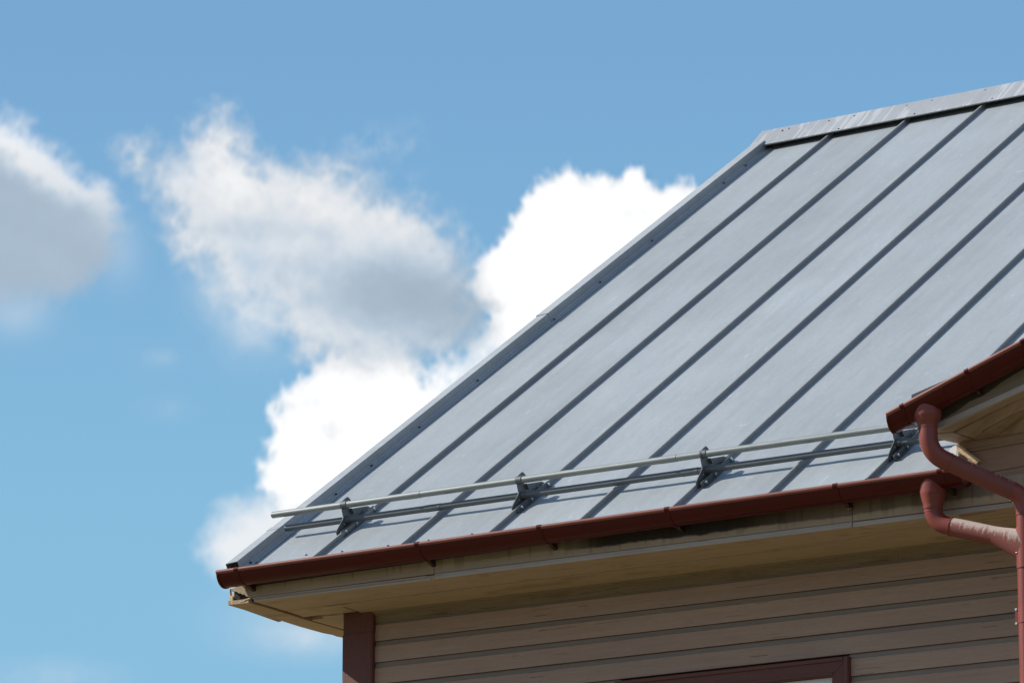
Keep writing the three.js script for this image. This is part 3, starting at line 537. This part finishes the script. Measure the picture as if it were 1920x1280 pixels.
// ---- rainwater goods ----------------------------------------------------------------------------
const ring = (r, t, a0, a1, n = 22) => { const out = [], inn = []; for (let i = 0; i <= n; i++) { const a = mix(a0, a1, i / n); out.push([Math.cos(a) * r, Math.sin(a) * r]); inn.push([Math.cos(a) * (r - t), Math.sin(a) * (r - t)]); } return [...out, ...inn.reverse()]; };
const disc = (r) => { const out = []; for (let i = 0; i <= 22; i++) { const a = Math.PI * (1 + i / 22); out.push([Math.cos(a) * r, Math.sin(a) * r]); } return out; };
function gutter(label, O, D, N, length, group, hooks, outlet, sleeves, lift = 0, r = 0.063) {   // O: middle of the left end at rim height; D: direction; N: outwards
  const t = thing('roof_gutter', label, 'gutter', O, group), G = (d, n, y) => O.clone().addScaledVector(D, d).addScaledVector(N, n).addScaledVector(Y, y);
  part(t, 'trough', prism(ring(r, 0.002, Math.PI, 2 * Math.PI), O, N, Y, D.clone().multiplyScalar(length), { crease: 0.5, du: span(0, 3) }), M.red);
  part(t, 'rolled_rim', tube([G(0, r + 0.003, 0.002), G(length, r + 0.003, 0.002)], 0.0105, 16), M.rim);
  part(t, 'rear_rim', prism([[-r - 0.001, -0.002], [-r - 0.001, 0.02], [-r + 0.003, 0.02], [-r + 0.003, -0.002]], O, N, Y, D.clone().multiplyScalar(length)), M.red);
  for (const d of [0.001, length - 0.004]) {
    const c = part(t, 'end_cap', prism(disc(r - 0.001), G(d, 0, 0), N, Y, D.clone().multiplyScalar(0.003)), M.red);
    part(c, 'end_cap_rim', prism(ring(r + 0.0035, 0.0045, Math.PI * 0.98, 2 * Math.PI), G(d - 0.004, 0, 0), N, Y, D.clone().multiplyScalar(0.011), { crease: 0.5 }), M.red);
  }
  for (const [d, w] of hooks) {
    const h = part(t, 'gutter_hook', prism(ring(r + 0.0028, 0.0032, Math.PI * 1.0, 2 * Math.PI), G(d - w / 2, 0, 0), N, Y, D.clone().multiplyScalar(w), { crease: 0.5 }), M.red);
    part(h, 'hook_clip', tube([G(d - w / 2, r + 0.003, 0.003), G(d + w / 2, r + 0.003, 0.003)], 0.0118, 14), M.red);
    if (!(lift && d < 0.1)) part(h, 'hook_foot', prism([[-0.094, -0.055], [-r + 0.004, -0.034], [-r + 0.028, -r + 0.006], [-r + 0.016, -r - 0.003], [-0.094, -0.077]], G(d - w / 2 + 0.003, 0, 0), N, Y, D.clone().multiplyScalar(w - 0.006)), M.redDark);
      if (Math.abs(d - 3.382) < 0.01) for (const s of [-1, 1]) part(h, 'rivet', new THREE.SphereGeometry(0.0035, 8, 6).translate(...G(d + s * 0.006, -r - 0.012, -0.072).toArray()), M.bolt);
  }
  for (const [d, w] of sleeves) part(t, 'joint_sleeve', prism(ring(r + 0.0016, 0.002, Math.PI, 2 * Math.PI), G(d - w / 2, 0, 0), N, Y, D.clone().multiplyScalar(w), { crease: 0.5 }), M.red);
  for (const d of outlet) {
    const prof = lift ? [[0.0625, -0.026], [0.0625, -0.07], [0.059, -0.08], [0.044, -0.114], [0.0428, -0.117], [0.0428, -0.13]] : [[0.0612, -0.014], [0.0612, -0.074], [0.0575, -0.09], [0.0485, -0.12], [0.0455, -0.132], [0.0435, -0.142], [0.0428, -0.165]];
    part(t, 'outlet_funnel', place(new THREE.LatheGeometry(prof.map(([a, b]) => new THREE.Vector2(a, b)), 36), G(d, 0, 0), X, Y, Z), M.redPipe);
    part(t, 'outlet_saddle', prism(ring(r + 0.0022, 0.0022, Math.PI, 2 * Math.PI), G(d - 0.03 - 0.055 * (lift ? 0.4 : 1), 0, 0), N, Y, D.clone().multiplyScalar(0.17), { crease: 0.5 }), M.red);
  }
  return t;
}
const fall = V3(1, -0.0055, 0);
gutter('long brick-red half-round gutter along the main eaves under the metal roof', V3(-0.505, -0.031, 0.035), fall, Z, 4.0,
  'red roof gutters', [[0.117, 0.024], [1.152, 0.024], [1.826, 0.024], [2.511, 0.024], [3.382, 0.024], [3.905, 0.024]], [3.838], []);
{
  gutter('short brick-red gutter rising along the dormer eaves at the right edge', V3(3.2593, 0.172, 0.275), V3(1, 0.355, 0).normalize(), Z, 1.2, 'red roof gutters',
    [[0.082, 0.02], [0.421, 0.02], [0.711, 0.02], [1.1, 0.02]], [0.177], [], 0.035, 0.068);
}
const collar = (a, b, r, w = 0.012) => { const d = b.clone().sub(a).setLength(w / 2), c = a.clone(); return tube([c.clone().sub(d), c.clone().add(d)], r, 28); };
const PIPE = 0.041;
{ // upper downpipe: from the dormer gutter back to the upright pipe at the right edge
  const top = V3(3.4285, 0.108, 0.275), B = V3(3.4275, -0.01, 0.275), E = V3(3.7765, -0.1985, 0.02), foot = V3(3.779, -EAVE + 0.25, 0.02);
  const t = thing('downpipe', 'brick-red downpipe bending from the dormer gutter to the upright pipe at the right edge', 'downpipe', V3(3.779, -EAVE, 0.02), 'red downpipes');
  const run = E.clone().sub(B).normalize(), q0 = B.clone().addScaledVector(run, 0.1), q1 = E.clone().addScaledVector(run, -0.065);
  part(t, 'elbow', tube(bend([top, B, q0], 0.085, 12), PIPE + 0.0012), M.redPipe);
  part(t, 'joint_rim', collar(top, B, PIPE + 0.003, 0.006), M.redPipe); part(t, 'joint_rim', collar(q0, E, PIPE + 0.0026, 0.005), M.redPipe);
  part(t, 'pipe', tube([q0, q1], PIPE, 40), M.dustyLight);
  part(t, 'elbow', tube(bend([q1, E, E.clone().add(V3(0, -0.085, 0))], 0.06, 10), PIPE + 0.0012), M.redPipe);
  part(t, 'joint_rim', collar(q1, E, PIPE + 0.0026, 0.005), M.redPipe); part(t, 'joint_rim', collar(E.clone().add(V3(0, -0.085, 0)), foot, PIPE + 0.0026, 0.005), M.redPipe);
  part(t, 'pipe', tube([E.clone().add(V3(0, -0.08, 0)), foot], PIPE), M.redPipe);
  part(t, 'shoe', tube(bend([foot.clone().add(V3(0, 0.02, 0)), V3(3.779, -EAVE + 0.14, 0.02), V3(3.779, -EAVE + 0.07, 0.16)], 0.05, 8), PIPE + 0.002), M.redPipe);
  for (const y of [-0.742, -3.4, -5.6]) {
    const c = part(t, 'pipe_clamp', new THREE.CylinderGeometry(PIPE + 0.0035, PIPE + 0.0035, 0.072, 30, 1, true).translate(3.779, y, 0.02), M.redPipe);
    part(c, 'clamp_ear', box(0.02, 0.072, 0.004).translate(3.779 - PIPE - 0.008, y, 0.026), M.redPipe);
    part(c, 'clamp_ear', box(0.02, 0.072, 0.004).translate(3.779 - PIPE - 0.008, y, 0.016), M.redPipe);
    for (const s of [-1, 1]) part(c, 'bolt', new THREE.CylinderGeometry(0.0055, 0.0055, 0.03, 8).rotateX(Math.PI / 2).translate(3.779 - PIPE - 0.01, y + s * 0.032, 0.022), M.bolt);
    part(c, 'bracket_rod', tube([V3(3.779, y, 0.02 - PIPE), V3(3.779, y, WALL - 0.01)], 0.006, 10), M.redPipe);
  }
}
{ // lower downpipe: from the main gutter across to a branch on the upright pipe
  const top = V3(3.332, -0.195, 0.039), B = V3(3.3284, -0.262, 0.028), E = V3(3.7782, -0.4087, 0.02);
  const run = E.clone().sub(B).normalize(), q0 = B.clone().addScaledVector(run, 0.095), q1 = E.clone().addScaledVector(run, -0.145);
  const t = thing('downpipe', 'short dusty red downpipe running from the main gutter outlet to the pipe branch', 'downpipe', V3(3.33, -0.4, 0.02), 'red downpipes');
  part(t, 'elbow', tube(bend([top, B, q0], 0.075, 12), PIPE), M.redPipe);
  part(t, 'joint_rim', collar(top, B, PIPE + 0.003, 0.006), M.redPipe); part(t, 'joint_rim', collar(q0, E, PIPE + 0.0035, 0.006), M.redPipe);
  part(t, 'pipe', tube([q0, q1], PIPE + 0.0012, 40), M.dusty, 'pipe coated with pale dust');
  // the branch widens up and down until it is a saddle on the upright pipe
  const P = [], UV = [], I = [], n = 12, m = 40;
  for (let i = 0; i <= n; i++) for (let k = 0; k <= m; k++) {
    const s = i / n, c = q1.clone().addScaledVector(run, -0.012).lerp(E.clone().addScaledVector(run, 0.0).add(V3(0, -0.012, 0)), s), f = k / m * 2 * Math.PI, ry = mix(PIPE + 0.002, 0.085, s ** 1.25) * (Math.sin(f) > 0 ? mix(1, 0.82, s) : 1), rz = mix(PIPE + 0.002, PIPE + 0.004, s);
    const up = V3(-run.y, run.x, 0).lerp(Y, s).normalize();
    c.addScaledVector(up, Math.sin(f) * ry).addScaledVector(Z, Math.cos(f) * rz);
    P.push(...c.toArray()); UV.push(i / n * 0.15, 0.314 * (0.25 - k / m + 1 + 0.25));
    if (i && k) { const a = (i - 1) * (m + 1) + k - 1, b = a + 1, e = a + m + 1; I.push(a, e, b, b, e, e + 1); }
  }
  const g = new THREE.BufferGeometry(); g.setAttribute('position', new THREE.Float32BufferAttribute(P, 3)); g.setAttribute('uv', new THREE.Float32BufferAttribute(UV, 2)); g.setIndex(I); g.computeVertexNormals();
  const branch = part(t, 'branch', g, M.dusty, 'branch coated with pale dust');
  part(branch, 'branch_sleeve', tube([E.clone().add(V3(0, 0.07, 0)), E.clone().add(V3(0, -0.12, 0))], PIPE + 0.0042, 32), M.redPipe);
  for (const [dy, dx] of [[0.005, -0.03], [-0.05, -0.033]]) part(branch, 'rivet', new THREE.SphereGeometry(0.0042, 8, 6).translate(E.x + dx, E.y + dy, E.z + PIPE * 0.86), M.bolt);
}

// ---- snow guard ---------------------------------------------------------------------------------
{
  const t = thing('snow_guard', 'galvanised snow guard of two rails on four brackets along the roof edge', 'snow guard', roofAt(0, 0.3));
  const aUp = (x) => 0.395 - 0.03 * x, aLow = (x) => 0.384 - 0.03 * x, up = (x) => roofAt(x, aUp(x), 0.123), low = (x) => roofAt(x, aLow(x), 0.049);
  const rail = (f, x0, x1, r) => tube([f(x0), f(x1)], r, 24);
  const hollow = (f, x, r) => tube([f(x), f(x + 0.004)], r, 24);
  const r1 = part(t, 'rail', rail(up, -0.426, 3.36, 0.0165), M.zinc), r2 = part(t, 'rail', rail(low, -0.366, 3.38, 0.0165), M.zincShaded, 'lower rail with shade painted into its colour');
  for (const x of [0.36, 1.8]) part(r1, 'rail_sleeve', rail(up, x, x + 0.09, 0.0178), M.zinc);
  for (const x of [0.46, 1.9]) part(r2, 'rail_sleeve', rail(low, x, x + 0.09, 0.0178), M.zincShaded);
  const shape = new THREE.Shape([[0.262, 0.03], [0.266, 0.036], [0.352, 0.064], [0.366, 0.074], [0.378, 0.128], [0.384, 0.137], [0.395, 0.142], [0.448, 0.144], [0.46, 0.141], [0.474, 0.122], [0.472, 0.112], [0.436, 0.088], [0.444, 0.058], [0.452, 0.062], [0.462, 0.0745], [0.474, 0.0745], [0.604, 0.036], [0.624, 0.022], [0.624, 0.004], [0.27, 0.004], [0.262, 0.012]].map(([a, b]) => new THREE.Vector2(a, b)));
  for (const [a, b, r] of [[0.452, 0.13, 0.004], [0.391, 0.129, 0.004], [0.35, 0.043, 0.0042], [0.516, 0.043, 0.0042], [0.296, 0.024, 0.004], [0.566, 0.03, 0.004], [0.43, 0.1, 0.003]]) { const h = new THREE.Path(); h.absarc(a, b, r, 0, Math.PI * 2, true); shape.holes.push(h); }
  const extrude = (s, d) => new THREE.ExtrudeGeometry(s, { depth: d, bevelEnabled: true, bevelSize: 0.0007, bevelThickness: 0.0007, bevelSegments: 1, curveSegments: 10 });
  for (const [x, a] of [[0.007, 0.393], [1.021, 0.363], [2.039, 0.327], [3.046, 0.307]]) {
    const da = a - 0.393, put = (g, dx) => place(g, roofAt(x + dx, da), UP, OUT, X);
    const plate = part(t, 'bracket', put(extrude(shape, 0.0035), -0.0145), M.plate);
    part(plate, 'bent_flange', prism([[0.444, 0.056], [0.4365, 0.088], [0.439, 0.0885], [0.4465, 0.0565]], roofAt(x - 0.011, da), UP, OUT, V3(0.016, 0, 0)), M.zinc);
    const c = new THREE.Shape([[0.262, 0.0015], [0.262, 0.024], [0.266, 0.029], [0.618, 0.029], [0.624, 0.024], [0.624, 0.0015]].map((p) => new THREE.Vector2(...p)));
    part(plate, 'clamp', put(extrude(c, 0.003), 0.0105), M.plate);
    part(plate, 'clamp_foot', prism([[0.264, 0.001], [0.264, 0.004], [0.622, 0.004], [0.622, 0.001]], roofAt(x + 0.0145, da), UP, OUT, V3(0.014, 0, 0)), M.plate);
    for (const q of [0.3, 0.41, 0.606]) part(plate, 'bolt', place(new THREE.CylinderGeometry(0.0078, 0.0078, 0.011, 6).rotateX(Math.PI / 2), roofAt(x + 0.019, q + da, 0.017), UP, OUT, X), M.bolt);
    for (const f of [up, low]) part(plate, 'rail_clip', tube([f(x - 0.02).clone(), f(x + 0.012).clone()], 0.0195, 20), M.plate);
  }
}

// ---- broken flashing board against the dormer wall -----------------------------------------------
{
  const t = thing('broken_board', 'pale broken board leaning where dormer wall meets roof, behind the diagonal pipe', 'board', V3(3.41, 0.0, -0.06));
  part(t, 'plank', prism([[3.4115, 0.098], [3.423, 0.1015], [3.4545, 0.0785], [3.4525, 0.0755], [3.5215, 0.02], [3.503, 0.006], [3.413, 0.076]], V3(0, 0, -0.068), X, Y, V3(0.006, 0, 0.02), { du: 1 }), M.bareWood);
  const curl = [[3.370, 0.084], [3.377, 0.094], [3.389, 0.1025], [3.4095, 0.1085], [3.409, 0.062], [3.40, 0.067], [3.386, 0.075]];
  part(t, 'torn_strip', prism(curl, V3(0, 0, -0.062), X, Y, V3(0, 0, 0.004)), M.white);
}

renderer.render(scene, camera);
